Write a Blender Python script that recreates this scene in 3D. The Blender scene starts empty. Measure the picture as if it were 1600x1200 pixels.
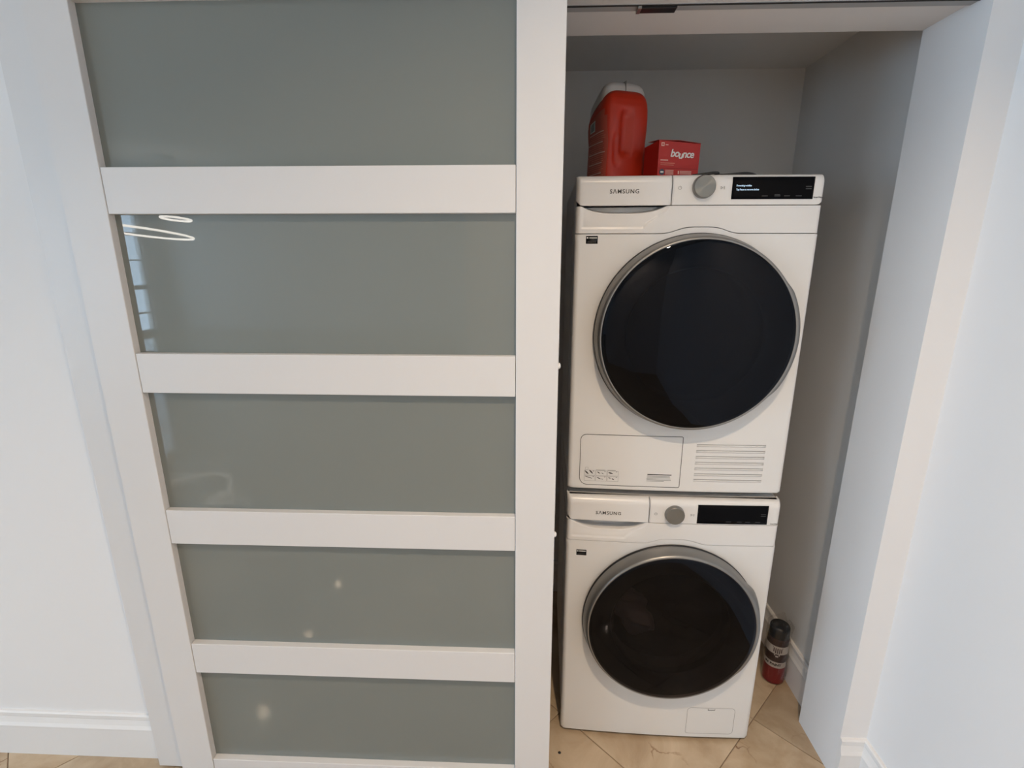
import bpy, bmesh, math, random
from mathutils import Vector, Matrix, Euler
random.seed(7)
C = bpy.context.scene.collection
PI = math.pi

# ------------------------------------------------------------------ camera
cam_d = bpy.data.cameras.new('camera'); cam = bpy.data.objects.new('camera', cam_d); C.objects.link(cam)
bpy.context.scene.camera = cam
yaw, pitch, roll, H = .0376, .2526, .0004, 1.5147
fw = Vector((-math.sin(yaw)*math.cos(pitch), math.cos(yaw)*math.cos(pitch), -math.sin(pitch)))
r0 = Vector((math.cos(yaw), math.sin(yaw), 0)); u0 = r0.cross(fw)
rr = r0*math.cos(roll) + u0*math.sin(roll); uu = -r0*math.sin(roll) + u0*math.cos(roll)
m3 = Matrix((rr, uu, -fw)).transposed()
cam.matrix_world = Matrix.Translation((0, 0, H)) @ m3.to_4x4()
cam_d.sensor_width = 36; cam_d.lens = 779.83/1600*36; cam_d.clip_start = .02

# ------------------------------------------------------------------ world, lights, exposure
vs = bpy.context.scene.view_settings
vs.view_transform = 'Standard'; vs.look = 'None'; vs.gamma = 1; vs.use_curve_mapping = False
vs.exposure = -.05
world = bpy.data.worlds.new('sky'); bpy.context.scene.world = world; world.use_nodes = True
bg = world.node_tree.nodes['Background']
bg.inputs[0].default_value = (.57, .77, 1.0, 1); bg.inputs[1].default_value = 10.5

XR, YW, YI = .987, 1.185, 1.375            # right wall, closet wall outer and inner faces
XJ, ZS = .912, 2.025                       # right jamb of the opening, underside of the header
XL0 = -.93                                 # left jamb (behind the doors)
XWIN, YREAR, ZC = -7.5, -8.0, 2.7
WZ0, WZ1 = .06, 2.55                       # window openings in the left wall
WINS = [(-7.50, -5.6), (-3.6, .9)]  # far window mirrored in the panes; near one added for side light

def portal(y0, y1):
    l = bpy.data.lights.new('window_portal', 'AREA'); l.shape = 'RECTANGLE'
    l.size = y1-y0; l.size_y = WZ1-WZ0; l.cycles.is_portal = True
    o = bpy.data.objects.new('window_portal', l); C.objects.link(o)
    o.location = (XWIN-.05, (y0+y1)/2, (WZ0+WZ1)/2)
    o.rotation_euler = (PI/2, 0, -PI/2)     # faces +X into the room
for y0, y1 in WINS: portal(y0, y1)
# (x, y, watts): recessed downlights in the room ceiling; the last is added to light the partition
DOWN = [(-2.5, -.55, 9), (-2.5, -1.5, 5), (-2.5, -2.5, 5), (-2.5, -3.4, 5), (.25, -.05, 19), (.20, -2.55, 13)]
for x, y, w in DOWN:
    l = bpy.data.lights.new('downlight_lamp', 'AREA'); l.shape = 'DISK'; l.size = .07; l.energy = w
    l.color = (1.0, .76, .53); l.spread = math.radians(122)
    o = bpy.data.objects.new('downlight_lamp', l); C.objects.link(o); o.location = (x, y, ZC-.012)

# ------------------------------------------------------------------ materials
def mat(name, col, rough=.5, metal=0, spec=.5, emit=None, es=1, coat=0):
    m = bpy.data.materials.new(name); m.use_nodes = True
    b = m.node_tree.nodes['Principled BSDF']
    b.inputs['Base Color'].default_value = (*col, 1); b.inputs['Roughness'].default_value = rough
    b.inputs['Metallic'].default_value = metal; b.inputs['Specular IOR Level'].default_value = spec
    b.inputs['Coat Weight'].default_value = coat
    if emit:
        b.inputs['Emission Color'].default_value = (*emit, 1); b.inputs['Emission Strength'].default_value = es
    return m
def N(m, t, **kw):
    n = m.node_tree.nodes.new(t)
    for k, v in kw.items(): setattr(n, k, v)
    return n
def L(m, a, b): m.node_tree.links.new(a, b)
def bump(m, scale, strength, dist=.001, stretch=None):
    b = m.node_tree.nodes['Principled BSDF']
    tc = N(m, 'ShaderNodeTexCoord'); mp = N(m, 'ShaderNodeMapping'); no = N(m, 'ShaderNodeTexNoise'); bp = N(m, 'ShaderNodeBump')
    if stretch: mp.inputs['Scale'].default_value = stretch
    no.inputs['Scale'].default_value = scale; no.inputs['Detail'].default_value = 4
    bp.inputs['Strength'].default_value = strength; bp.inputs['Distance'].default_value = dist
    L(m, tc.outputs['Object'], mp.inputs[0]); L(m, mp.outputs[0], no.inputs[0])
    L(m, no.outputs[0], bp.inputs['Height']); L(m, bp.outputs[0], b.inputs['Normal'])
    return m
WALL = bump(mat('wall_paint', (.84, .83, .825), .75, spec=.25), 60, .12)
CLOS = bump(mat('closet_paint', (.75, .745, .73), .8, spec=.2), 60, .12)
CEIL = bump(mat('ceiling_paint', (.82, .82, .81), .85, spec=.2), 60, .1)
TRIM = mat('trim_paint', (.82, .81, .80), .42, spec=.4)
DOORW = bump(mat('white_laminate', (.72, .71, .705), .38, spec=.5), 90, .06, .0006, (6, 6, .4))
SHADE = mat('dark_gap', (.03, .03, .03), .8)
PLAST = mat('white_plastic', (.80, .79, .775), .28, spec=.5)
ENAM = bump(mat('white_enamel', (.80, .795, .78), .30, spec=.5), 400, .03, .0003)
CABW = mat('cabinet_enamel', (.62, .62, .62), .35)
SILV = mat('silver_plastic', (.28, .275, .265), .38, metal=.75)
BLACK = mat('black_plastic', (.010, .010, .012), .35)
SCREEN = mat('display_glass', (.004, .004, .005), .06, spec=.05)
INK = mat('grey_ink', (.045, .042, .04), .6)
INKL = mat('light_grey_ink', (.32, .32, .31), .6)
DIM = mat('dim_legend', (.05, .052, .055), .5)
GLOW = mat('display_text', (.2, .3, .4), .5, emit=(.55, .72, .9), es=.75)
RUB = mat('grey_rubber', (.10, .10, .10), .6)
DRUM = mat('drum_steel', (.035, .033, .032), .4, metal=.6)
RED = mat('red_orange_plastic', (.58, .032, .008), .38, spec=.45)
REDB = mat('red_carton', (.50, .016, .010), .42)
REDD = mat('deep_red_carton', (.30, .006, .005), .5)
PINK = mat('pale_print', (.80, .50, .42), .5)
WHITE = mat('white_print', (.86, .84, .80), .5)
LABEL = mat('red_label', (.52, .10, .065), .35)
LIDW = mat('white_lid', (.66, .63, .61), .4)
NAVY = mat('navy_print', (.05, .06, .10), .5)
KRAFT = mat('kraft_edge', (.35, .24, .18), .8)
TRACKM = mat('track_grey', (.42, .43, .44), .5)
METAL = mat('galvanised_metal', (.38, .39, .40), .35, metal=.9)
CANRED = mat('can_red', (.20, .005, .010), .3)
CANW = mat('can_white', (.55, .50, .46), .35)
CANBR = mat('can_brown', (.05, .025, .022), .3)
CANBLK = mat('can_cap', (.008, .008, .010), .3)
CABLE = mat('cable_rubber', (.015, .015, .015), .45)
CLOTH = bump(mat('pale_cotton', (.88, .86, .90), .9, spec=.1), 300, .3)
LAMPG = mat('lamp_glow', (1, 1, 1), .5, emit=(1, .88, .74), es=18)
RINGG = mat('ring_glow', (1, 1, 1), .5, emit=(1, .93, .84), es=14)

# brushed dial face
DIAL = mat('brushed_metal', (.24, .24, .225), .34, metal=.9)
def _dial():
    m = DIAL; b = m.node_tree.nodes['Principled BSDF']
    b.inputs['Anisotropic'].default_value = .75
    t = N(m, 'ShaderNodeTangent', direction_type='RADIAL', axis='Y'); L(m, t.outputs[0], b.inputs['Tangent'])
_dial()
# back-painted frosted glass of the doors
PANE = mat('grey_green_glass', (.205, .223, .209), .012, spec=.5)
PANE.node_tree.nodes['Principled BSDF'].inputs['IOR'].default_value = 1.52
# tinted door glass
def tinted(name, col, tint_g=(1, 1, 1), ior=1.5, rough=.02):
    m = bpy.data.materials.new(name); m.use_nodes = True; nt = m.node_tree; nt.nodes.clear()
    o = N(m, 'ShaderNodeOutputMaterial'); mx = N(m, 'ShaderNodeMixShader'); tr = N(m, 'ShaderNodeBsdfTransparent')
    g = N(m, 'ShaderNodeBsdfGlossy'); fr = N(m, 'ShaderNodeFresnel')
    tr.inputs[0].default_value = (*col, 1); g.inputs[0].default_value = (*tint_g, 1); g.inputs['Roughness'].default_value = rough
    ge = N(m, 'ShaderNodeNewGeometry'); io = N(m, 'ShaderNodeMapRange')   # same Fresnel on both sides of the thin sheet
    io.inputs['To Min'].default_value = ior; io.inputs['To Max'].default_value = 1/ior
    L(m, ge.outputs['Backfacing'], io.inputs['Value']); L(m, io.outputs[0], fr.inputs[0])
    L(m, fr.outputs[0], mx.inputs[0]); L(m, tr.outputs[0], mx.inputs[1]); L(m, g.outputs[0], mx.inputs[2]); L(m, mx.outputs[0], o.inputs[0])
    return m
SMOKE = tinted('smoked_glass', (.17, .145, .14), (.8, .85, 1.0), 1.30)
SMOKED = tinted('dark_smoked_glass', (.08, .08, .09), (.8, .85, 1.0), 1.30)
BOWL = tinted('clear_bowl', (.85, .85, .85))
FILM = tinted('clear_film', (.93, .93, .93), ior=1.4, rough=.10)
# outdoor window glass
WGLASS = tinted('window_glass', (.95, .97, .97))
# marble tile
def marble():
    m = mat('beige_marble', (.5, .36, .22), .065, spec=.5)
    b = m.node_tree.nodes['Principled BSDF']
    geo = N(m, 'ShaderNodeNewGeometry'); oi = N(m, 'ShaderNodeObjectInfo')
    ad = N(m, 'ShaderNodeVectorMath', operation='MULTIPLY_ADD')
    cmb = N(m, 'ShaderNodeCombineXYZ')
    L(m, oi.outputs['Random'], cmb.inputs[0]); L(m, oi.outputs['Random'], cmb.inputs[1])
    L(m, cmb.outputs[0], ad.inputs[0]); ad.inputs[1].default_value = (37, 53, 0); L(m, geo.outputs['Position'], ad.inputs[2])
    n1 = N(m, 'ShaderNodeTexNoise'); n1.inputs['Scale'].default_value = 5; n1.inputs['Detail'].default_value = 7; n1.inputs['Roughness'].default_value = .6
    n1.inputs['Distortion'].default_value = .8
    L(m, ad.outputs[0], n1.inputs[0])
    cr = N(m, 'ShaderNodeValToRGB'); e = cr.color_ramp.elements
    e[0].position = .28; e[0].color = (.40, .285, .175, 1); e[1].position = .72; e[1].color = (.66, .53, .38, 1)
    L(m, n1.outputs[0], cr.inputs[0])
    # veins: thin distorted cell borders, kept only in patches
    n2 = N(m, 'ShaderNodeTexNoise'); n2.inputs['Scale'].default_value = 7; n2.inputs['Detail'].default_value = 5
    L(m, ad.outputs[0], n2.inputs[0])
    mxv = N(m, 'ShaderNodeVectorMath', operation='MULTIPLY_ADD'); mxv.inputs[1].default_value = (.22, .22, .22)
    L(m, n2.outputs['Color'], mxv.inputs[0]); L(m, ad.outputs[0], mxv.inputs[2])
    vo = N(m, 'ShaderNodeTexVoronoi', feature='DISTANCE_TO_EDGE'); vo.inputs['Scale'].default_value = 4.5
    L(m, mxv.outputs[0], vo.inputs['Vector'])
    vr = N(m, 'ShaderNodeMapRange'); vr.inputs['From Min'].default_value = 0; vr.inputs['From Max'].default_value = .016
    vr.inputs['To Min'].default_value = 1; vr.inputs['To Max'].default_value = 0
    L(m, vo.outputs['Distance'], vr.inputs['Value'])
    n3 = N(m, 'ShaderNodeTexNoise'); n3.inputs['Scale'].default_value = 3.2; L(m, mxv.outputs[0], n3.inputs[0])
    mr = N(m, 'ShaderNodeMapRange'); mr.inputs['From Min'].default_value = .50; mr.inputs['From Max'].default_value = .62
    L(m, n3.outputs[0], mr.inputs['Value'])
    mu = N(m, 'ShaderNodeMath', operation='MULTIPLY'); L(m, vr.outputs[0], mu.inputs[0]); L(m, mr.outputs[0], mu.inputs[1])
    mu2 = N(m, 'ShaderNodeMath', operation='MULTIPLY'); L(m, mu.outputs[0], mu2.inputs[0]); mu2.inputs[1].default_value = 1.0
    mix = N(m, 'ShaderNodeMixRGB'); L(m, mu2.outputs[0], mix.inputs[0]); L(m, cr.outputs[0], mix.inputs[1]); mix.inputs[2].default_value = (.20, .10, .045, 1)
    hs = N(m, 'ShaderNodeHueSaturation'); L(m, mix.outputs[0], hs.inputs['Color'])
    mv = N(m, 'ShaderNodeMapRange'); L(m, oi.outputs['Random'], mv.inputs['Value']); mv.inputs['To Min'].default_value = .80; mv.inputs['To Max'].default_value = 1.08
    L(m, mv.outputs[0], hs.inputs['Value']); L(m, hs.outputs[0], b.inputs['Base Color'])
    return m
MARB = marble()
GROUT = mat('grout', (.30, .22, .15), .8)

# ------------------------------------------------------------------ helpers
def link(name, me, m=None, parent=None):
    o = bpy.data.objects.new(name, me); C.objects.link(o)
    if m: me.materials.append(m)
    if parent: o.parent = parent
    return o
def mesh(name, vs_, fs, m=None, parent=None, smooth=False):
    me = bpy.data.meshes.new(name); me.from_pydata([tuple(v) for v in vs_], [], fs); me.update()
    if smooth:
        for p in me.polygons: p.use_smooth = True
    return link(name, me, m, parent)
def frombm(name, bm, m=None, parent=None, smooth=False):
    me = bpy.data.meshes.new(name); bmesh.ops.recalc_face_normals(bm, faces=bm.faces); bm.to_mesh(me); bm.free()
    if smooth:
        for p in me.polygons: p.use_smooth = True
    return link(name, me, m, parent)
def addbox(bm, x0, x1, y0, y1, z0, z1):
    v = [bm.verts.new(p) for p in ((x0,y0,z0),(x1,y0,z0),(x1,y1,z0),(x0,y1,z0),(x0,y0,z1),(x1,y0,z1),(x1,y1,z1),(x0,y1,z1))]
    for f in ((3,2,1,0),(4,5,6,7),(0,1,5,4),(1,2,6,5),(2,3,7,6),(3,0,4,7)): bm.faces.new([v[i] for i in f])
def box(name, x0, x1, y0, y1, z0, z1, m, parent=None, bev=0, seg=1):
    bm = bmesh.new(); addbox(bm, x0, x1, y0, y1, z0, z1)
    if bev: bmesh.ops.bevel(bm, geom=bm.edges[:], offset=bev, segments=seg, affect='EDGES', profile=.5)
    return frombm(name, bm, m, parent)
def boxes(name, bl, m, parent=None):
    bm = bmesh.new()
    for b in bl: addbox(bm, *b)
    return frombm(name, bm, m, parent)
def lathe(name, prof, m, parent=None, n=48, center=(0, 0, 0), axis='Z', fr=None, smooth=True, close=False):
    """prof: (radius, height); axis Z or Y (height along the axis)"""
    vs_, fs = [], []
    for k in range(n):
        a = 2*PI*k/n
        for i, (r, h) in enumerate(prof):
            q = r + (fr(a, i) if fr else 0)
            p = (q*math.cos(a), q*math.sin(a), h) if axis == 'Z' else (q*math.cos(a), h, q*math.sin(a))
            vs_.append((p[0]+center[0], p[1]+center[1], p[2]+center[2]))
    M = len(prof)
    for k in range(n):
        k2 = (k+1) % n
        for i in range(M-1): fs.append((k*M+i, k2*M+i, k2*M+i+1, k*M+i+1))
    if close:
        fs.append([k*M+M-1 for k in range(n)]); fs.append([k*M for k in range(n)][::-1])
    return mesh(name, vs_, fs, m, parent, smooth)
def tube(name, pts, r, m, parent=None, n=10, closed=False):
    cu = bpy.data.curves.new(name, 'CURVE'); cu.dimensions = '3D'; cu.bevel_depth = r; cu.bevel_resolution = 3
    sp = cu.splines.new('NURBS'); sp.points.add(len(pts)-1)
    for p, q in zip(sp.points, pts): p.co = (*q, 1)
    sp.order_u = 4; sp.use_endpoint_u = not closed; sp.use_cyclic_u = closed; cu.resolution_u = n
    cu.use_fill_caps = True
    t = bpy.data.objects.new('t', cu); C.objects.link(t)
    dg = bpy.context.evaluated_depsgraph_get(); me = bpy.data.meshes.new_from_object(t.evaluated_get(dg))
    bpy.data.objects.remove(t)
    for p in me.polygons: p.use_smooth = True
    me.materials.clear(); return link(name, me, m, parent)
def textmesh(s, size, bold=0, shear=0, spacing=1.0, align='CENTER', line=1.0):
    cu = bpy.data.curves.new('txt', 'FONT'); cu.body = s; cu.size = size; cu.offset = bold; cu.shear = shear
    cu.space_character = spacing; cu.align_x = align; cu.align_y = 'CENTER'; cu.resolution_u = 3; cu.space_line = line
    t = bpy.data.objects.new('t', cu); C.objects.link(t)
    dg = bpy.context.evaluated_depsgraph_get(); me = bpy.data.meshes.new_from_object(t.evaluated_get(dg))
    bpy.data.objects.remove(t); me.materials.clear(); return me
def empty(name, loc, rz=0, parent=None):
    o = bpy.data.objects.new(name, None); C.objects.link(o); o.location = loc; o.rotation_euler = (0, 0, rz)
    o.empty_display_size = .1
    if parent: o.parent = parent
    return o
def thing(o, label, cat, group=None):
    o['label'] = label; o['category'] = cat
    if group: o['group'] = group
    return o
def struct(o): o['kind'] = 'structure'; return o
def sstep(a, b, x):
    t = min(1, max(0, (x-a)/(b-a))); return t*t*(3-2*t)

# ================================================================== SETTING
struct(boxes('wall_front', [(XWIN, XL0, YW, YI, 0, ZC), (XL0, XJ, YW, YI, ZS, ZC), (XJ, XR+.1, YW, YI, 0, ZC)], WALL))
struct(box('wall_right', XR, XR+.1, YREAR, YW, 0, ZC, WALL))
struct(box('wall_added_partition', -.67, XR, -3.12, -3.0, 0, ZC, WALL))  # unseen wall, added to give a bright warm reflection in the door panes
struct(box('wall_rear', XWIN, XR+.1, YREAR-.1, YREAR, 0, ZC, WALL))
struct(boxes('wall_left', [(XWIN-.15, XWIN, YREAR-.1, WINS[0][0], 0, ZC), (XWIN-.15, XWIN, WINS[0][1], WINS[1][0], 0, ZC), (XWIN-.15, XWIN, WINS[1][1], YI, 0, ZC)]
              + [(XWIN-.15, XWIN, a, b, 0, WZ0) for a, b in WINS] + [(XWIN-.15, XWIN, a, b, WZ1, ZC) for a, b in WINS], WALL))
struct(box('ceiling', XWIN-.15, XR+.1, YREAR-.1, YI, ZC, ZC+.1, CEIL))
# closet interior
CXR, CYB, CXL, CZ = .965, 2.03, -1.0, 2.157
struct(box('wall_closet_back', CXL-.1, CXR+.1, CYB, CYB+.08, 0, CZ, CLOS))
struct(box('wall_closet_right', CXR, CXR+.1, YI, CYB, 0, CZ, CLOS))
struct(box('wall_closet_left', CXL-.1, CXL, YI, CYB, 0, CZ, CLOS))
struct(box('ceiling_closet', CXL-.1, CXR+.1, YI, CYB+.08, CZ, CZ+.08, CLOS))

# floor slab with square marble tiles laid on the diagonal
fl = struct(box('floor', XWIN-.15, XR+.2, YREAR-.1, CYB+.1, -.06, -.004, GROUT))
TS = .65/math.sqrt(2); gap = .0012
tile_me = None; far = bmesh.new()
def tile_bm():
    bm = bmesh.new(); h = TS/2-gap
    addbox(bm, -h, h, -h, h, -.010, 0)
    top = [e for e in bm.edges if all(v.co.z > -.001 for v in e.verts)]
    bmesh.ops.bevel(bm, geom=top, offset=.0010, segments=1, affect='EDGES'); return bm
me0 = bpy.data.meshes.new('tile'); b_ = tile_bm(); b_.to_mesh(me0); b_.free(); me0.materials.append(MARB)
# lattice: x+y = 1.491 + .65 i,  y-x = .615 + .65 j  are the joints
for i in range(-26, 6):
    for j in range(-22, 16):
        s_, d_ = 1.491+.65*(i+.5), .615+.65*(j+.5)
        x, y = (s_-d_)/2, (s_+d_)/2
        if not (XWIN-.2 < x < XR+.35 and YREAR-.2 < y < CYB+.3): continue
        if x > -2.3 and y > -.2:
            o = bpy.data.objects.new('tile', me0); C.objects.link(o); o.parent = fl
            o.location = (x, y, 0); o.rotation_euler = (0, 0, PI/4+PI/2*random.randint(0, 3))
        else:
            h = (TS/2-gap)*math.sqrt(2)
            far.faces.new([far.verts.new(p) for p in ((x-h, y, 0), (x, y-h, 0), (x+h, y, 0), (x, y+h, 0))])
ft = frombm('tiles', far, MARB, fl); ft['kind'] = 'stuff'

# baseboards
BP = [(0, .156), (.007, .156), (.0105, .152), (.0105, .141), (.0085, .137), (.013, .120), (.0175, .110), (.0175, .107), (.0165, .105), (.0165, 0), (0, 0)]
def baseboard(name, p0, p1, nrm, mitre0=0, mitre1=0):
    p0, p1, nrm = Vector((*p0, 0)), Vector((*p1, 0)), Vector((*nrm, 0)); d = (p1-p0).normalized()
    vs_ = []
    for p, mt, sg in ((p0, mitre0, 1), (p1, mitre1, -1)):
        for t, z in BP: vs_.append(p + nrm*t + d*sg*mt*t + Vector((0, 0, z)))
    n = len(BP); fs = [(i, (i+1) % n, n+(i+1) % n, n+i) for i in range(n)] + [list(range(n))[::-1], list(range(n, 2*n))]
    o = mesh(name, vs_, fs, TRIM); return struct(o)
baseboard('baseboard_left', (XWIN, YW), (XL0-.02, YW), (0, -1))
baseboard('baseboard_pier', (XJ, YW), (XR, YW), (0, -1), 0, 1)
baseboard('baseboard_right', (XR, YW), (XR, YREAR), (-1, 0), 1, 0)
baseboard('baseboard_closet', (CXR, YI), (CXR, CYB), (-1, 0), 0, 1)
baseboard('baseboard_back', (CXL, CYB), (CXR, CYB), (0, -1), 0, 1)
baseboard('baseboard_rear', (XWIN, YREAR), (XR, YREAR), (0, 1))

# left-wall windows: far one reflected in door glass, near one added for side light
for wi, (WY0, WY1) in enumerate(WINS):
    wn = struct(empty('window_%d' % (wi+1), (XWIN-.07, 0, 0)))
    wy = WY1-WY0; nb = 2 if wi == 0 else 5
    for k in range(nb+1):
        y = WY0 + wy*k/nb; box('mullion', -.03, .03, y-.025, y+.025, WZ0, WZ1, TRIM, wn)
    for z, h in ((WZ0, .03), (.42, .015), (.91, .04), (1.42, .012), (1.90, .03), (WZ1, .03)): box('window_rail', -.028, .028, WY0, WY1, z-h, z+h, TRIM, wn)
    for k in range(nb):
        y = WY0 + wy*k/nb; box('window_pane', -.004, .004, y+.025, y+wy/nb-.025, WZ0+.03, WZ1-.03, WGLASS, wn)

# recessed downlights
DLAB = ['leftmost row downlight nearest the closet wall', 'second downlight of the left row from the closet wall', 'third downlight of the left row from the closet wall',
        'fourth downlight of the left row from the closet wall', 'round recessed downlight in the ceiling in front of the dryer', 'added downlight in the ceiling, brightening the added partition wall']
for i, (x, y, w) in enumerate(DOWN):
    d = empty('recessed_downlight', (x, y, ZC)); thing(d, DLAB[i], 'ceiling light', 'room downlights')
    lathe('trim_ring', [(.036, -.012), (.040, -.006), (.055, -.004), (.056, 0), (.036, 0)], TRIM, d, 32)
# ring chandelier (its rings are reflected in the second pane)
ch = thing(empty('ring_chandelier', (-4.55, -4.3, ZC)), 'chandelier of glowing rings mirrored in the second glass pane', 'chandelier')
lathe('canopy', [(0, -.03), (.10, -.03), (.10, 0), (0, 0)], METAL, ch, 32)
def ring(R, dx, dy, z, tilt, az):
    pts = []
    M = Euler((tilt, 0, az)).to_matrix()
    for k in range(24):
        a = 2*PI*k/24; pts.append(tuple(M @ Vector((R*math.cos(a), R*math.sin(a), 0)) + Vector((dx, dy, z))))
    tube('light_ring', pts, .013, RINGG, ch, 4, True)
    for k in (0, 8, 16): tube('wire', [pts[k], (pts[k][0]*.6, pts[k][1]*.6, (z-.03)/2), (0, 0, -.03)], .0015, METAL, ch, 3)
ring(.62, -.35, .25, -.90, .14, .6); ring(.17, .02, 0, -.74, .12, .4); ring(.3, .12, .05, -.58, .1, .9)

# ================================================================== SLIDING DOORS
DW, ST, RH, PITCH, DT = 1.063, .0956, .0932, .3966, .040
def sliding_door(name, x0, y0, full=True):
    """x0 left edge, y0 front face"""
    root = struct(empty(name, (x0, y0, .012)))
    zt = 2.0905-.012+.092-.0
    g = .0012
    box('stile', 0, ST-g/2, 0, DT, 0, zt, DOORW, root, .0010)
    box('stile', DW-ST+g/2, DW, 0, DT, 0, zt, DOORW, root, .0010)
    for k in range(6):
        t = 1.6926-.012 - (k-1)*PITCH
        z1 = t; z0 = t-RH
        if k == 5: z0 = 0
        if k == 0: z1 = zt; z0 = t-RH
        box('rail', ST+g/2, DW-ST-g/2, .0006, DT, z0, z1, DOORW, root, .0010)
        if k < 5:
            nz1 = 1.6926-.012 - k*PITCH
            box('glass_pane', ST-.001, DW-ST+.001, .0178, .0238, nz1-.001, z0+.001, PANE, root)
    return root
XD = .0626-DW
d1 = sliding_door('door_1', XD, 1.09)
d2 = sliding_door('door_2', -1.1148, 1.138)
for z in (1.273, .847):
    lathe('bumper', [(0, .006), (.0035, .0058), (.0065, .0035), (.0075, 0)], TRIM, d1, 20, (0, 0, 0), 'Z').matrix_local = \
        Matrix.Translation((DW, .014, z-.012)) @ Euler((0, PI/2, 0)).to_matrix().to_4x4()
# overhead rail carrying both doors, fixed to the wall above the opening
tr = thing(empty('door_rail', (0, 0, 0)), 'white overhead rail above the sliding doors', 'rail')
box('rail_bar', -2.1, .95, 1.085, YW, 2.185, 2.235, DOORW, tr, .002)

# metal track let into the underside of the header
tk = thing(empty('ceiling_track', (0, 0, 0)), 'grey metal door track under the header above the dryer', 'track')
box('track_channel', XL0, XJ, 1.214, 1.2435, ZS-.0045, ZS, TRACKM, tk, .0006)
box('track_slot', XL0, XJ, 1.2145, 1.220, ZS-.0055, ZS-.0035, SHADE, tk)
box('track_lip', XL0, XJ, 1.190, 1.2140, ZS-.003, ZS, TRIM, tk)
box('track_stop', .225, .300, 1.219, 1.2425, ZS-.0095, ZS-.0045, BLACK, tk, .001)
box('stop_plate', .218, .226, 1.2165, 1.243, ZS-.0105, ZS-.0045, METAL, tk, .0006)

# ================================================================== MACHINES
CXD, CZD = .311, .452
def bow(x): return -.0075*(1-((x-.3)/.3)**2)
def rnd(d, r):
    if d >= r: return 0
    q = r-max(d, 0); return r-math.sqrt(max(0, r*r-q*q))
def yf(x, z, off=0, chamf=.02):
    y = bow(x) + rnd(x, .012) + rnd(.6-x, .012) + rnd(z, .010) + rnd(.845-z, chamf)*.9
    return y-off
def patch(name, xs, zs, fn, m, parent, flange=.006, depthfn=None):
    """grid patch over the front with flanges going back along its outline"""
    vs_, fs = [], []; nx, nz = len(xs), len(zs)
    for i in range(nx):
        for j in range(nz):
            x, z = xs[i], zs[j](xs[i]) if callable(zs[j]) else zs[j]
            vs_.append((x, fn(x, z), z))
    for i in range(nx-1):
        for j in range(nz-1): fs.append((i*nz+j, (i+1)*nz+j, (i+1)*nz+j+1, i*nz+j+1))
    nfront = len(fs)
    if flange:
        loop = [i*nz for i in range(nx)] + [(nx-1)*nz+j for j in range(1, nz)] + [i*nz+nz-1 for i in range(nx-2, -1, -1)] + [j for j in range(nz-2, 0, -1)]
        b = len(vs_)
        for k in loop: x, y, z = vs_[k]; vs_.append((x, y+flange, z))
        n = len(loop)
        for k in range(n): fs.append((loop[k], b+k, b+(k+1) % n, loop[(k+1) % n]))
    o = mesh(name, vs_, fs, m, parent)
    for k, p in enumerate(o.data.polygons): p.use_smooth = k < nfront
    return o
def lin(a, b, n): return [a+(b-a)*k/(n-1) for k in range(n)]
def seam(x):                                     # arched joint above the round door
    return .7065 + .0155*math.exp(-((x-.311)/.066)**4) if True else 0
def decal(name, me, cx, cz, m, parent, off=.0007, rot=0):
    """flat lettering or print mesh laid on the curved front"""
    for v in me.vertices:
        x, z = v.co.x*math.cos(rot)-v.co.y*math.sin(rot)+cx, v.co.x*math.sin(rot)+v.co.y*math.cos(rot)+cz
        v.co = (x, yf(x, z)-off, z)
    return link(name, me, m, parent)
def rects_me(rs):
    me = bpy.data.meshes.new('print'); vs_, fs = [], []
    for x0, x1, z0, z1 in rs:
        b = len(vs_); n = max(2, int((x1-x0)/.02)+1)
        for k in range(n):
            x = x0+(x1-x0)*k/(n-1); vs_ += [(x, z0, 0), (x, z1, 0)]
        for k in range(n-1): fs.append((b+2*k, b+2*k+2, b+2*k+3, b+2*k+1))
    me.from_pydata(vs_, [], fs); return me
def outline_me(pts, w):
    """thin closed line as a ribbon"""
    me = bpy.data.meshes.new('line'); vs_, fs = [], []; n = len(pts)
    for k in range(n):
        a, b, c = Vector(pts[k-1]), Vector(pts[k]), Vector(pts[(k+1) % n])
        t = (c-a).normalized(); nn = Vector((-t.y, t.x))*w/2
        vs_ += [(*(b+nn), 0), (*(b-nn), 0)]
    for k in range(n):
        k2 = (k+1) % n; fs.append((2*k, 2*k2, 2*k2+1, 2*k+1))
    me.from_pydata(vs_, [], fs); return me
def rrect(x0, x1, z0, z1, rs, n=5, sub=8):
    pts = []
    for (cx, cz, a0, r) in ((x1-rs[0], z1-rs[0], 0, rs[0]), (x0+rs[1], z1-rs[1], 90, rs[1]), (x0+rs[2], z0+rs[2], 180, rs[2]), (x1-rs[3], z0+rs[3], 270, rs[3])):
        for k in range(n): a = math.radians(a0+90*k/(n-1)); pts.append((cx+r*math.cos(a), cz+r*math.sin(a)))
    out = []
    for k in range(len(pts)):
        a, b = pts[k], pts[(k+1) % len(pts)]; d = math.dist(a, b); m = max(1, int(d/.03))
        for q in range(m): out.append((a[0]+(b[0]-a[0])*q/m, a[1]+(b[1]-a[1])*q/m))
    return out

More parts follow.
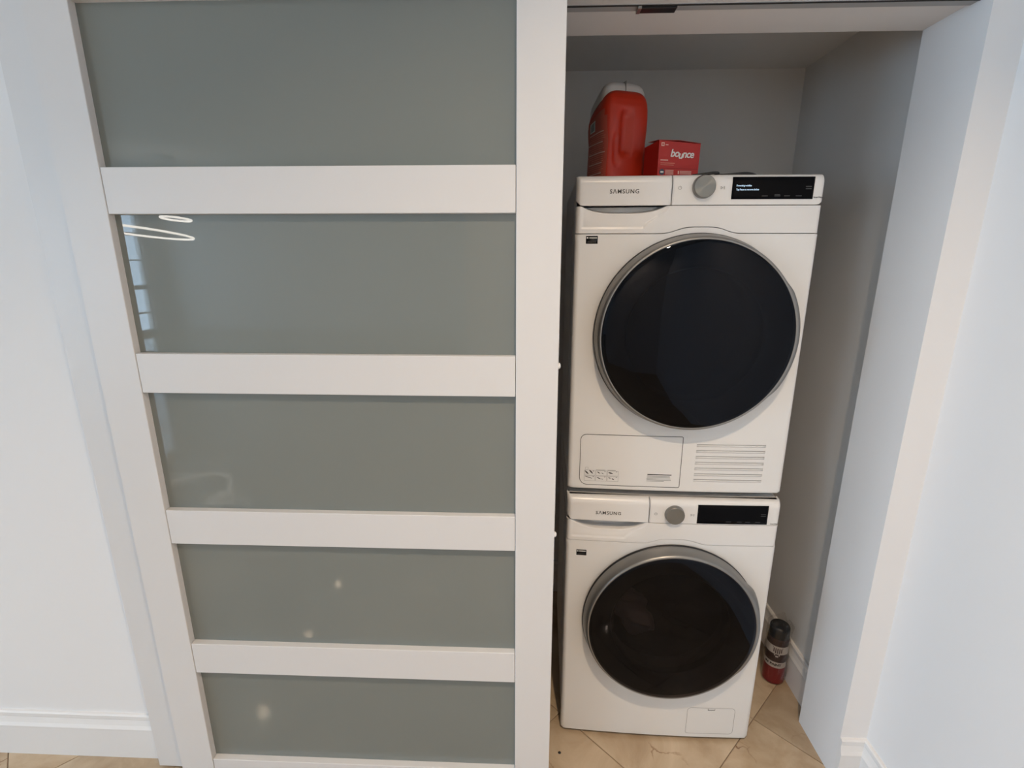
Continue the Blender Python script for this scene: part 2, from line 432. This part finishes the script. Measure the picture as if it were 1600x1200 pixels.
def machine(name, label, z0, y0, kind):
    dr = kind == 'dryer'
    root = empty(name, (.1102, 1.311+y0, z0), -.0244); thing(root, label, 'appliance')
    zb = .004 if dr else .013
    # cabinet with pressed side ribs
    bm = bmesh.new(); addbox(bm, .003, .597, .014, .60, zb+.004, .838)
    bmesh.ops.bevel(bm, geom=[e for e in bm.edges if e.verts[0].co.y > .3 or e.verts[1].co.y > .3], offset=.003, segments=2, affect='EDGES')
    bmesh.ops.delete(bm, geom=[f for f in bm.faces if all(v.co.y < .02 for v in f.verts)], context='FACES')   # open towards the door
    frombm('cabinet', bm, CABW, root)
    for (ya, yb, za, zc) in ((.060, .075, .06, .79), (.10, .105, .05, .80), (.16, .44, .10, .74)):
        for sx in (-1, 1):
            x = .003 if sx < 0 else .597
            box('side_rib', min(x, x+sx*.002), max(x, x+sx*.002), ya, yb, za, zc, CABW, root, .0008)
    box('top_cover', .004, .596, .016, .60, .838, .845, PLAST, root, .003, 2)
    for x in (.05, .55):
        for y in (.06, .54):
            lathe('foot', [(0, -.012), (.022, -.012), (.022, 0), (.012, .0), (.012, zb+.006), (0, zb+.006)] if not dr else [(0, -.0145), (.02, -.0145), (.02, 0), (.02, zb+.006), (0, zb+.006)], RUB, root, 20,
                  (x, y, 0 if dr else .012))
    # lower front panel: rings running from the door opening to the outline
    R0 = .236
    out = []
    xs = lin(.0, .6, 61)
    out += [(x, seam(x)-.0008) for x in xs[::-1]]
    out += [(0, z) for z in lin(seam(0), zb, 50)[1:-1]]
    out += [(x, zb) for x in xs]
    out += [(.6, z) for z in lin(zb, seam(.6), 50)[1:-1]]
    vs_, fs = [], []; NR = 26; n = len(out)
    for (x, z) in out:
        a = math.atan2(z-CZD, x-CXD); ix, iz = CXD+R0*math.cos(a), CZD+R0*math.sin(a)
        for k in range(NR+1):
            t = (k/NR); t = 1-(1-t)**2.2
            px, pz = ix+(x-ix)*t, iz+(z-iz)*t
            vs_.append((px, yf(px, pz), pz))
        vs_.append((x, yf(x, z)+.008, z)); 
    K = NR+2
    for a in range(n):
        b = (a+1) % n
        for k in range(K-1): fs.append((a*K+k, a*K+k+1, b*K+k+1, b*K+k))
    fp = mesh('front_panel', vs_, fs, ENAM, root, True)
    # fascia band below the controls, with the scooped drawer grip on its left
    def fy(x, z):
        y = yf(x, z)
        xr = .232 - .058*sstep(.772, .7175, z)*1.0
        e = sstep(.010, .022, x)*sstep(xr, xr-.010, x)*sstep(.7165, .724, z)
        y += .0022*e
        u = (x-.119)/.106
        if abs(u) < 1:
            zl = .7735-(.0185 if dr else .0290)*(1-abs(u)**3.2)
            y += (.026 if dr else .030)*sstep(zl-.001, zl+.005, z)*sstep(1.0, .94, abs(u))
            y += .003*sstep(.722, zl, z)*sstep(1.0, .75, abs(u))
        return y
    zz = [(lambda x, t=t: seam(x)+.0008+(.7722-seam(x)-.0008)*t) for t in lin(0, 1, 64)]
    patch('fascia', sorted(lin(0, .24, 120)+lin(.245, .6, 60)), zz, fy, PLAST, root, .01)
    # drawer front and control panel
    def zlow(x): return .7738 + (.012*sstep(.014, .0, x))
    def zpan(x): return .7738 + .010*sstep(.585, .60, x)
    drw = patch('drawer_front', lin(0, .2315, 40), [(lambda x, t=t: zlow(x)+(.845-zlow(x))*t) for t in [0, .01]+lin(.03, .70, 8)+lin(.72, 1, 12)], lambda x, z: yf(x, z, .0004), PLAST, root, .012)
    drm = textmesh('S\u039bMSUNG', .0138, .00018, 0, 1.20); decal('brand_lettering', drm, .118, .806 if dr else .7985, INK, drw, .0011)
    cp = patch('control_panel', lin(.2335, .6, 60), [(lambda x, t=t: zpan(x)+(.845-zpan(x))*t) for t in [0, .01]+lin(.03, .70, 8)+lin(.72, 1, 12)], yf, PLAST, root, .012)
    zc = .8135 if dr else .8025
    pw = rects_me([(-.0006, .0006, .0005, .0048)]); decal('power_mark', pw, .251, zc, INKL, cp, .0009)
    if dr: arc = [(.0036*math.cos(a), .0036*math.sin(a)) for a in [math.radians(120+300*k/20) for k in range(21)]]
    else: arc = [(.0036*math.cos(a), .0036*math.sin(a)) for a in [math.radians(120+300*k/20) for k in range(21)]]
    am = bpy.data.meshes.new('arc'); av, af = [], []
    for k, (x, z) in enumerate(arc): av += [(x*1.18, z*1.18, 0), (x*.86, z*.86, 0)]
    for k in range(len(arc)-1): af.append((2*k, 2*k+2, 2*k+3, 2*k+1))
    am.from_pydata(av, [], af); decal('power_ring', am, .251, zc, INKL, cp, .0009)
    # start / pause mark: small outline triangle and two bars
    pm = rects_me([(-.0048, -.0040, -.0034, .0034), (.0030, .0038, -.0034, .0034), (.0042, .0048, -.0034, .0034)])
    decal('start_mark', pm, .353, zc-.0005, INKL, cp, .0009)
    tm = bpy.data.meshes.new('tri'); tm.from_pydata([(-.0040, .0034, 0), (.0010, 0, 0), (-.0040, -.0034, 0), (-.0040, .0022, 0), (-.0008, 0, 0), (-.0040, -.0022, 0)], [], [(0, 3, 4, 1), (1, 4, 5, 2)])
    decal('start_triangle', tm, .353, zc-.0005, INKL, cp, .0009)
    # dial
    kx, kz = (.3075, .8155) if dr else (.303, .8025)
    ky = yf(kx, kz)
    dl = lathe('dial', [(.0275, .001), (.0272, -.005), (.0264, -.0105), (.0256, -.0125), (.0246, -.0132)], SILV, root, 64, (kx, ky, kz), 'Y')
    lathe('dial_face', [(.0247, -.0132), (.012, -.0130), (.0001, -.0130)], DIAL, dl, 64, (kx, ky, kz), 'Y')
    # display
    x0, x1, za, zd = (.3755, .5705, .7865, .8375) if dr else (.367, .5625, .7765, .8335)
    ds = patch('display', lin(x0, x1, 30), lin(za, zd, 6), lambda x, z: yf(x, min(z, .825), .0012), SCREEN, root, .003)
    if dr:
        decal('display_lettering', textmesh('Preventing wrinkles\nTap Pause to remove clothes', .0056, .00014, 0, .84, 'LEFT', 1.6), .3850, .8130, GLOW, ds, .0020)
    for k, xx in enumerate((.455, .485, .508, .536)):
        decal('display_legend', rects_me([(xx-.007, xx+.007, za+.0065, za+.0082)] + ([(xx-.007, xx+.006, za+.0095, za+.0112)] if k == 1 and dr else [])), 0, 0, DIM, ds, .0020)
    decal('display_legend', rects_me([(x1-.020, x1-.006, (za+zd)/2-.003, (za+zd)/2-.001), (x1-.020, x1-.006, (za+zd)/2+.002, (za+zd)/2+.004)]), 0, 0, DIM, ds, .0020)
    decal('corner_lettering', textmesh('SmartThings', .0048, .00012, 0, 1), .5845, .7905 if dr else .7785, INK, cp, .0009)
    # door: silver ring with a grip bulge on its right, smoked glass, bowl, gasket, drum
    def bul(a, i):
        d = math.degrees((a+PI) % (2*PI)-PI)
        w = sstep(-40, -30, d)*sstep(36, 26, d)
        return w*(.010, .010, .009, .005, .001, 0, 0, 0)[min(i, 7)]
    c = (CXD, bow(CXD), CZD)
    rg = lathe('door_ring', [(.249, -.003), (.2545, -.010), (.2535, -.016), (.2475, -.043), (.2435, -.0485), (.2405, -.0490), (.236, -.046), (.230, -.02)], SILV, root, 160, c, 'Y', bul)
    lathe('door_gasket', [(.2505, .004), (.2565, -.004), (.2545, -.0105), (.240, -.0105), (.236, .004)], BLACK, root, 128, c, 'Y')
    gl = lathe('door_glass', [(.2405, -.0482), (.236, -.0505), (.228, -.0520), (.18, -.0555), (.12, -.058), (.06, -.0592), (.0001, -.0596)], SMOKED if dr else SMOKE, root, 128, c, 'Y')
    lathe('door_liner', [(.237, -.044), (.225, -.040), (.180, -.034), (.172, -.020), (.170, -.005)], BLACK, root, 96, c, 'Y')
    lathe('door_bowl', [(.172, -.025), (.165, .0), (.150, .035), (.125, .055), (.06, .066), (.0001, .068)], BOWL, root, 64, c, 'Y')
    lathe('drum_gasket', [(.238, .006), (.20, .018), (.178, .020), (.170, .030), (.176, .045), (.20, .05)], RUB, root, 64, c, 'Y')
    lathe('drum', [(.20, .050), (.240, .060), (.242, .30), (.235, .34), (.10, .345), (.0001, .345)], DRUM, root, 64, c, 'Y')
    # small sticker
    sx0, sx1, sz0, sz1 = (.028, .0575, .6825, .7015) if dr else (.031, .0600, .6575, .6760)
    st = patch('sticker', lin(sx0, sx1, 3), lin(sz0, sz1, 2), lambda x, z: yf(x, z, .0006), BLACK, root, .0004)
    decal('sticker_print', rects_me([(sx0+.002, sx0+.0055, sz1-.0065, sz1-.003), (sx0+.008, sx1-.002, sz1-.0058, sz1-.0038)]), 0, 0, WHITE, st, .0009)
    decal('sticker_print', rects_me([(sx0+.004+.0045*k, sx0+.0068+.0045*k, sz0+.002, sz0+.006) for k in range(5)]), 0, 0, INK, st, .0009)
    if dr:
        decal('cover_joint', outline_me(rrect(.0335, .3140, .0165, .1690, (.004, .016, .022, .004)), .0016), 0, 0, INK, root, .0004)
        cv = patch('filter_cover', lin(.040, .3135, 24), lin(.020, .1680, 8), lambda x, z: yf(x, z, .0003), ENAM, root, .0)
        pr = []
        px0, pz0, cw, chh = .047, .0285, .0325, .0170
        for a in range(3):
            for b in range(2):
                X, Z = px0+a*cw, pz0+b*chh
                pr += [(X, X+cw-.0015, Z, Z+.0006), (X, X+cw-.0015, Z+chh-.0020, Z+chh-.0014), (X, X+.0006, Z, Z+chh-.002), (X+cw-.0021, X+cw-.0015, Z, Z+chh-.002)]
                pr += [(X+.024, X+.027, Z+chh-.005, Z+chh-.0025)]
        pr += [(px0+.002, px0+.0105, pz0+2*chh+.0070, pz0+2*chh+.0076), (px0+.002, px0+.0026, pz0+2*chh, pz0+2*chh+.007), (px0+.0099, px0+.0105, pz0+2*chh, pz0+2*chh+.007), (px0+.002, px0+.0105, pz0+2*chh, pz0+2*chh+.0006)]
        pr += [(px0+cw, px0+cw*1.8, pz0+2*chh-.0005, pz0+2*chh+.0010), (px0+2*cw, px0+cw*2.7, pz0+2*chh-.0005, pz0+2*chh+.0010)]
        decal('instruction_frame', rects_me(pr), 0, 0, INKL, cv, .0008)
        blobs = bpy.data.meshes.new('blobs'); bv, bf = [], []
        def blob(x0, z0_, x1, z1_, w):
            a, b = Vector((x0, z0_)), Vector((x1, z1_)); t = (b-a).normalized(); nn = Vector((-t.y, t.x))*w/2; q = len(bv)
            for p in (a-nn*.6, a+nn*.6, (a+b)/2+nn*1.2, b+nn*.5, b-nn*.5, (a+b)/2-nn*1.2): bv.append((p.x, p.y, 0))
            bf.append([q+i for i in range(6)][::-1])
        blob(.049, .0590, .0585, .0490, .0035); blob(.0610, .0615, .0710, .0510, .0035)
        blob(.083, .0570, .0915, .0520, .0022); blob(.096, .0545, .1010, .0505, .0018)
        blob(.1150, .0560, .1270, .0530, .0034)
        blob(.050, .0420, .0690, .0360, .0018); blob(.083, .0400, .0940, .0350, .0022); blob(.096, .0360, .1000, .0340, .0016)
        blob(.1150, .0400, .1220, .0385, .0018); blob(.1250, .0380, .1310, .0340, .0026)
        blobs.from_pydata(bv, [], bf); decal('instruction_pictograms', blobs, 0, 0, INK, cv, .0009)
        tl = [(.2215+random.uniform(0, .001), .2905-(.02 if k == 5 else random.uniform(0, .010)), .0525-.0038*k, .0525-.0038*k+.0014) for k in range(6)]
        tl[0] = (.2235, .2905, .0530, .0556)
        decal('warning_print', rects_me(tl[1:]), 0, 0, INKL, cv, .0008); decal('warning_heading', rects_me(tl[:1]), 0, 0, INK, cv, .0008)
        for k in range(7):
            z = .1475-k*.01745; xa = .3525
            patch('vent_slot', lin(xa, .5400, 16), [z-.0009, z+.0009], lambda x, zq: yf(x, zq, .0004), INKL, root, 0)
            patch('vent_louvre', lin(xa, .5400, 16), [z-.0065, z-.0035, z-.0010], lambda x, zq, z=z: yf(x, zq, .0003+.0012*sstep(z-.0065, z-.001, zq)), ENAM, root, .001)
    else:
        decal('hatch_joint', outline_me(rrect(.3990, .5475, .0275, .1285, (.012, .012, .006, .012)), .0011), 0, 0, INKL, root, .0004)
        hc = patch('drain_hatch', lin(.402, .5450, 14), lin(.031, .1250, 6), lambda x, z: yf(x, z, .0003), ENAM, root, 0)
        decal('hatch_latch', rects_me([(.4620, .4630, .121, .126), (.4620, .4840, .1195, .1213), (.4830, .4840, .121, .126)]), 0, 0, INK, hc, .0010)
    return root
wash = machine('washing_machine', 'white front-loading washer with a dark round door, standing on the marble floor', 0, 0, 'washer')
dry = machine('tumble_dryer', 'white dryer with a black round door, stacked on top of the washer', .8605, .0175, 'dryer')
# clothes inside the washer drum
def cloth(name, x, y, z, sx, sy, sz, seed):
    rnd_ = random.Random(seed); bm = bmesh.new(); bmesh.ops.create_icosphere(bm, subdivisions=4, radius=1)
    ph = [rnd_.uniform(0, 6) for _ in range(6)]
    for v in bm.verts:
        p = v.co.copy(); d = 1+.16*math.sin(5*p.x+ph[0]+3*p.z)+.12*math.sin(9*p.z+ph[1]+4*p.x)+.08*math.sin(13*p.y+ph[2]+7*p.z)
        v.co = Vector((p.x*sx, p.y*sy, p.z*sz))*d
    o = frombm(name, bm, CLOTH, None, True); o.location = (x, y, z); o.rotation_euler = (0, -.6, -.0244); return o
thing(cloth('laundry', .345, 1.430, .378, .050, .034, .095, 3), 'pale cloth lying inside the washer drum behind the dark glass', 'laundry')

# ================================================================== THINGS ON THE DRYER
ZT = .8605+.845
# --- red detergent tub with white lid
jr = thing(empty('detergent_tub', (.198, 1.492, ZT), math.radians(20)), 'orange-red plastic detergent tub with a white lid, on top of the dryer', 'detergent')
JW, JD = .142, .135
def jsc(z):
    P_ = [(0, .94), (.004, .97), (.03, .985), (.085, .965), (.115, .955), (.150, .99), (.175, 1.0), (.205, .985), (.222, .95), (.234, .89), (.242, .80), (.246, .72)]
    for (a, p), (b, q) in zip(P_, P_[1:]):
        if z <= b: return p+(q-p)*(z-a)/(b-a)
    return P_[-1][1]
def jpt(a, z, off=0, s=None):
    s = jsc(z) if s is None else s
    n = 4.6; ca, sa = math.cos(a), math.sin(a)
    x = math.copysign(abs(ca)**(2/n), ca); y = math.copysign(abs(sa)**(2/n), sa)
    # less shrink along x on the right side, so that the grip side stays upright
    sx = s if x < 0 else s+(1-s)*.45
    px, py = JW/2+x*(JW/2*sx+off), JD/2+y*(JD/2*s+off)
    d = 0
    if py < JD/2 and abs(y) > .93:
        u, w = (px-.062)/.013, (z-.135)/.055
        d = .017*math.exp(-u*u)*sstep(1.25, .7, abs(w))
        u2, w2 = (px-.036)/.010, (z-.095)/.045
        d += .006*math.exp(-u2*u2)*sstep(1.2, .5, abs(w2))
    tz = sstep(.10, .246, z); z = z*(1-tz*(.25*(max(0, py-.01)/JD)**1.3 + .05*(max(0, px-.10)/.04)**2))
    return (px, py+d, z)
zs = lin(0, .015, 4)+lin(.02, .19, 50)+lin(.194, .246, 18); na = 240
vs_ = [jpt(2*PI*k/na, z) for z in zs for k in range(na)]
fs = [(i*na+k, i*na+(k+1) % na, (i+1)*na+(k+1) % na, (i+1)*na+k) for i in range(len(zs)-1) for k in range(na)]
fs += [list(range(na))[::-1], [(len(zs)-1)*na+k for k in range(na)]]
mesh('tub', vs_, fs, RED, jr, True)
lz = [(.226, .93), (.240, .93), (.254, .91), (.264, .84), (.270, .72), (.273, .5), (.274, .02)]
def lpt(a, z, s):
    x, y, q = jpt(a, z, 0, s); return (x, max(y, 0)*.88+.016, q)
vs_ = [lpt(2*PI*k/96, z, s) for z, s in lz for k in range(96)]
fs = [(i*96+k, i*96+(k+1) % 96, (i+1)*96+(k+1) % 96, (i+1)*96+k) for i in range(len(lz)-1) for k in range(96)]
ld = mesh('lid', vs_, fs, LIDW, jr, True); box('lid_seam', .066, .0672, .018, .04, .245, .2695, INKL, ld)
def jface(y, z, off):     # point on the label face (local -x side)
    s = jsc(z); u = (y-JD/2)/(JD/2*s); n = 4.6
    u = max(-.97, min(.97, u)); x = -(1-abs(u)**n)**(1/n)
    tz = sstep(.10, .246, z); z = z*(1-tz*(.25*(max(0, y-.01)/JD)**1.3))
    return (JW/2+x*(JW/2*s)-off, y, z)
def jquad(name, rects, m, off, parent):
    v_, f_ = [], []
    for (ya, yb, za, zb_, sl) in rects:
        ny, nz = max(2, int((yb-ya)/.006)+1), max(2, int((zb_-za)/.006)+1); b = len(v_)
        for i in range(ny):
            for j in range(nz):
                y = ya+(yb-ya)*i/(ny-1); z = za+(zb_-za)*j/(nz-1)+sl*(y-ya); v_.append(jface(y, z, off))
        for i in range(ny-1):
            for j in range(nz-1): f_.append((b+i*nz+j, b+i*nz+j+1, b+(i+1)*nz+j+1, b+(i+1)*nz+j))
    return mesh(name, v_, f_, m, parent, True)
lb = jquad('label', [(.010, .122, .012, .180, 0), (.018, .100, .180, .198, 0)], LABEL, .0006, jr)
jquad('barcode', [(.062, .092, .150, .184, 0)], WHITE, .0012, lb)
jquad('barcode_bars', [(.066+.0038*k, .068+.0038*k, .154, .180, 0) for k in range(6)], INK, .0016, lb)
tx = []
for k in range(24):
    z = .140-.0054*k; ya = .014+random.uniform(0, .01); yb = .112-random.uniform(0, .045)
    tx.append((ya, yb, z, z+(.0016 if k % 5 else .0030), 0))
jquad('label_print', [t for i, t in enumerate(tx) if i % 5 == 0], PINK, .0012, lb)
PK2 = mat('faint_print', (.72, .26, .18), .5)
jquad('fine_print', [t for i, t in enumerate(tx) if i % 5], PK2, .0012, lb)

# --- red dryer-sheet box
BW, BD, BH = .119, .088, .1015
bx = thing(empty('dryer_sheet_box', (.3325, 1.440, ZT), math.radians(13)), 'small red carton reading bounce, right of the detergent tub', 'box')
mesh('carton', [(0, 0, 0), (BW-.002, 0, 0), (BW-.002, BD, 0), (0, BD, 0), (0, 0, BH), (BW, 0, BH-.005), (BW, BD, BH-.004), (0, BD, BH-.002)],
     [(3, 2, 1, 0), (0, 1, 5, 4), (1, 2, 6, 5), (2, 3, 7, 6), (3, 0, 4, 7), (4, 5, 6, 7)], REDB, bx)
mesh('top_flap', [(-.001, .002, BH+.0005), (BW*.5, .001, BH+.0012), (BW+.001, 0, BH-.0042), (BW+.001, BD*.7, BH+.001), (-.002, BD*.7, BH+.006),
                  (-.001, .002, BH+.0015), (BW*.5, .001, BH+.0022), (BW+.001, 0, BH-.0032), (BW+.001, BD*.7, BH+.002), (-.002, BD*.7, BH+.007)],
     [(4, 3, 2, 1, 0), (5, 6, 7, 8, 9), (0, 1, 6, 5), (1, 2, 7, 6), (2, 3, 8, 7), (3, 4, 9, 8), (4, 0, 5, 9)], REDB, bx)
def bdec(name, me, x, z, m, off=.0006):
    for v in me.vertices: v.co = (v.co.x+x, -off, v.co.y+z)
    return link(name, me, m, bx)
def rme(rs):
    me = bpy.data.meshes.new('print'); v_, f_ = [], []
    for a, b, c, d in rs:
        q = len(v_); v_ += [(a, c, 0), (b, c, 0), (b, d, 0), (a, d, 0)]; f_.append((q, q+1, q+2, q+3))
    me.from_pydata(v_, [], f_); return me
bdec('brand_lettering', textmesh('bo', .0262, .0006, .22, .88, 'LEFT'), .033, BH-.031, WHITE)
bdec('brand_lettering', textmesh('u', .0262, .0006, .22, .88, 'LEFT'), .0560, BH-.0348, WHITE)
bdec('brand_lettering', textmesh('nce', .0262, .0006, .22, .88, 'LEFT'), .0672, BH-.0322, WHITE)
bdec('corner_emblem', rme([(.006, .015, BH-.014, BH-.005)]), 0, 0, PINK)
bdec('corner_emblem', rme([(.0085, .0125, BH-.0115, BH-.0075)]), 0, 0, REDB, .0009)
bdec('small_print', rme([(.018, .026, BH-.0115, BH-.0095)]), 0, 0, PINK)
bdec('small_print', rme([(.006, .028, BH-.0490, BH-.0468)]), 0, 0, PINK)
bdec('small_print', rme([(.007, .048, BH-.056, BH-.0542), (.007, .045, BH-.0605, BH-.0590)]), 0, 0, PK2)
bdec('footer_band', rme([(.0, BW-.003, BH-.0685, BH-.0675)]), 0, 0, REDD)
rd = bpy.data.meshes.new('disc'); rd.from_pydata([(.0075*math.cos(2*PI*k/24), .0075*math.sin(2*PI*k/24), 0) for k in range(24)], [], [list(range(24))])
bdec('round_seal', rd, .0125, BH-.0775, NAVY)
bdec('seal_print', rme([(-.0045, .0045, -.002, .002)]), .0125, BH-.0775, WHITE, .0009)
bdec('footer_print', rme([(.022, .046, BH-.0735-.0032*k, BH-.0720-.0032*k) for k in range(4)] + [(.064, .098, BH-.0750-.0032*k, BH-.0735-.0032*k) for k in range(3)] + [(.0585, .0620, BH-.0815, BH-.0735)]), 0, 0, PINK)

# --- loose black cable behind the dial
cb = thing(tube('loose_cable', [(.405, 1.372, ZT+.0045), (.430, 1.368, ZT+.006), (.452, 1.362, ZT+.010), (.474, 1.366, ZT+.0095), (.460, 1.380, ZT+.006), (.475, 1.376, ZT+.005),
     (.505, 1.366, ZT+.0058), (.530, 1.364, ZT+.0085), (.555, 1.370, ZT+.0078), (.585, 1.40, ZT+.0042), (.600, 1.50, ZT+.0042), (.56, 1.62, ZT+.0042)], .0034, CABLE), 'thin black cable lying on the dryer top behind its dial', 'cable')

# ================================================================== SPRAY CAN
cx, cy = .9075, 1.556
sc = thing(empty('spray_paint_can', (cx, cy, .0025), math.radians(8)), 'red and brown spray paint can in clear plastic, on the floor right of the washer', 'spray can')
lathe('can_body', [(.030, 0), (.0325, .002), (.0325, .006), (.0318, .008), (.0318, .070)], CANRED, sc, 40)
lathe('label_band', [(.0320, .070), (.0320, .094)], CANW, sc, 40)
lathe('brown_band', [(.0319, .094), (.0319, .128)], CANBR, sc, 40)
lathe('upper_band', [(.0320, .128), (.0320, .160)], CANW, sc, 40)
lathe('can_shoulder', [(.0319, .160), (.0319, .176), (.0325, .178), (.0325, .182), (.028, .190)], CANBR, sc, 40)
lathe('cap', [(.0300, .184), (.0300, .190), (.0292, .222), (.0265, .228), (.0, .229)], CANBLK, sc, 40)
def wrap(me, z0, a0, r=.0324):
    for v in me.vertices:
        a = a0+v.co.x/r; v.co = (r*math.cos(a), r*math.sin(a), z0+v.co.y)
    return me
A0 = math.radians(-122)
link('band_lettering', wrap(textmesh('PAINT', .0125, .0006, 0, .95), .083, A0), BLACK, sc)
link('crest', wrap(rme([(-.012+.0055*k, -.009+.0055*k, -.011+(.004 if k in (0, 4) else 0), .010) for k in range(5)] + [(-.0145, .0145, .010, .0145)]), .143, A0, .0325), CANBR, sc)
link('crest_tip', wrap(rme([(-.008, .008, .0, .006), (-.004, .004, -.006, .0)]), .122, A0, .0324), CANW, sc)
link('fine_print', wrap(rme([(-.018+random.uniform(0, .004), .016-random.uniform(0, .010), -.0035*k, -.0035*k+.0012) for k in range(12)]), .060, A0, .0322), mat('can_print', (.42, .10, .10), .5), sc)
link('lettering_fragment', wrap(rme([(-.006, .0, -.004, .004), (.002, .006, -.004, .004)]), .083, A0-.85), BLACK, sc)
def film():
    v_, f_ = [], []; n, zz = 40, [0, .01]+lin(.03, .235, 14)+[.245, .252]
    rn = random.Random(5); ph = [rn.uniform(0, 6) for _ in range(8)]
    for i, z in enumerate(zz):
        top = sstep(.20, .25, z)
        for k in range(n):
            a = 2*PI*k/n; r = .0350+.0012*math.sin(5*a+ph[0]+30*z)+.0012*math.sin(9*a+ph[1]-60*z)
            r += top*(.004*math.sin(3*a+ph[2])+.004*math.sin(7*a+ph[3]+40*z)) - .012*sstep(.235, .252, z)
            v_.append((r*math.cos(a), r*math.sin(a), z+top*.008*math.sin(4*a+ph[4])))
    for i in range(len(zz)-1):
        for k in range(n): f_.append((i*n+k, i*n+(k+1) % n, (i+1)*n+(k+1) % n, (i+1)*n+k))
    return mesh('plastic_wrap', v_, f_, FILM, sc, False)
film()

sc.scale = (1.13, 1.13, 1.0)

# small dark plug in the floor by the door edge
thing(lathe('floor_plug', [(.0001, .0018), (.0035, .0016), (.0048, 0)], BLACK, None, 20, (.1035, 1.235, 0)), 'small dark plug on the marble floor beside the door edge', 'plug')
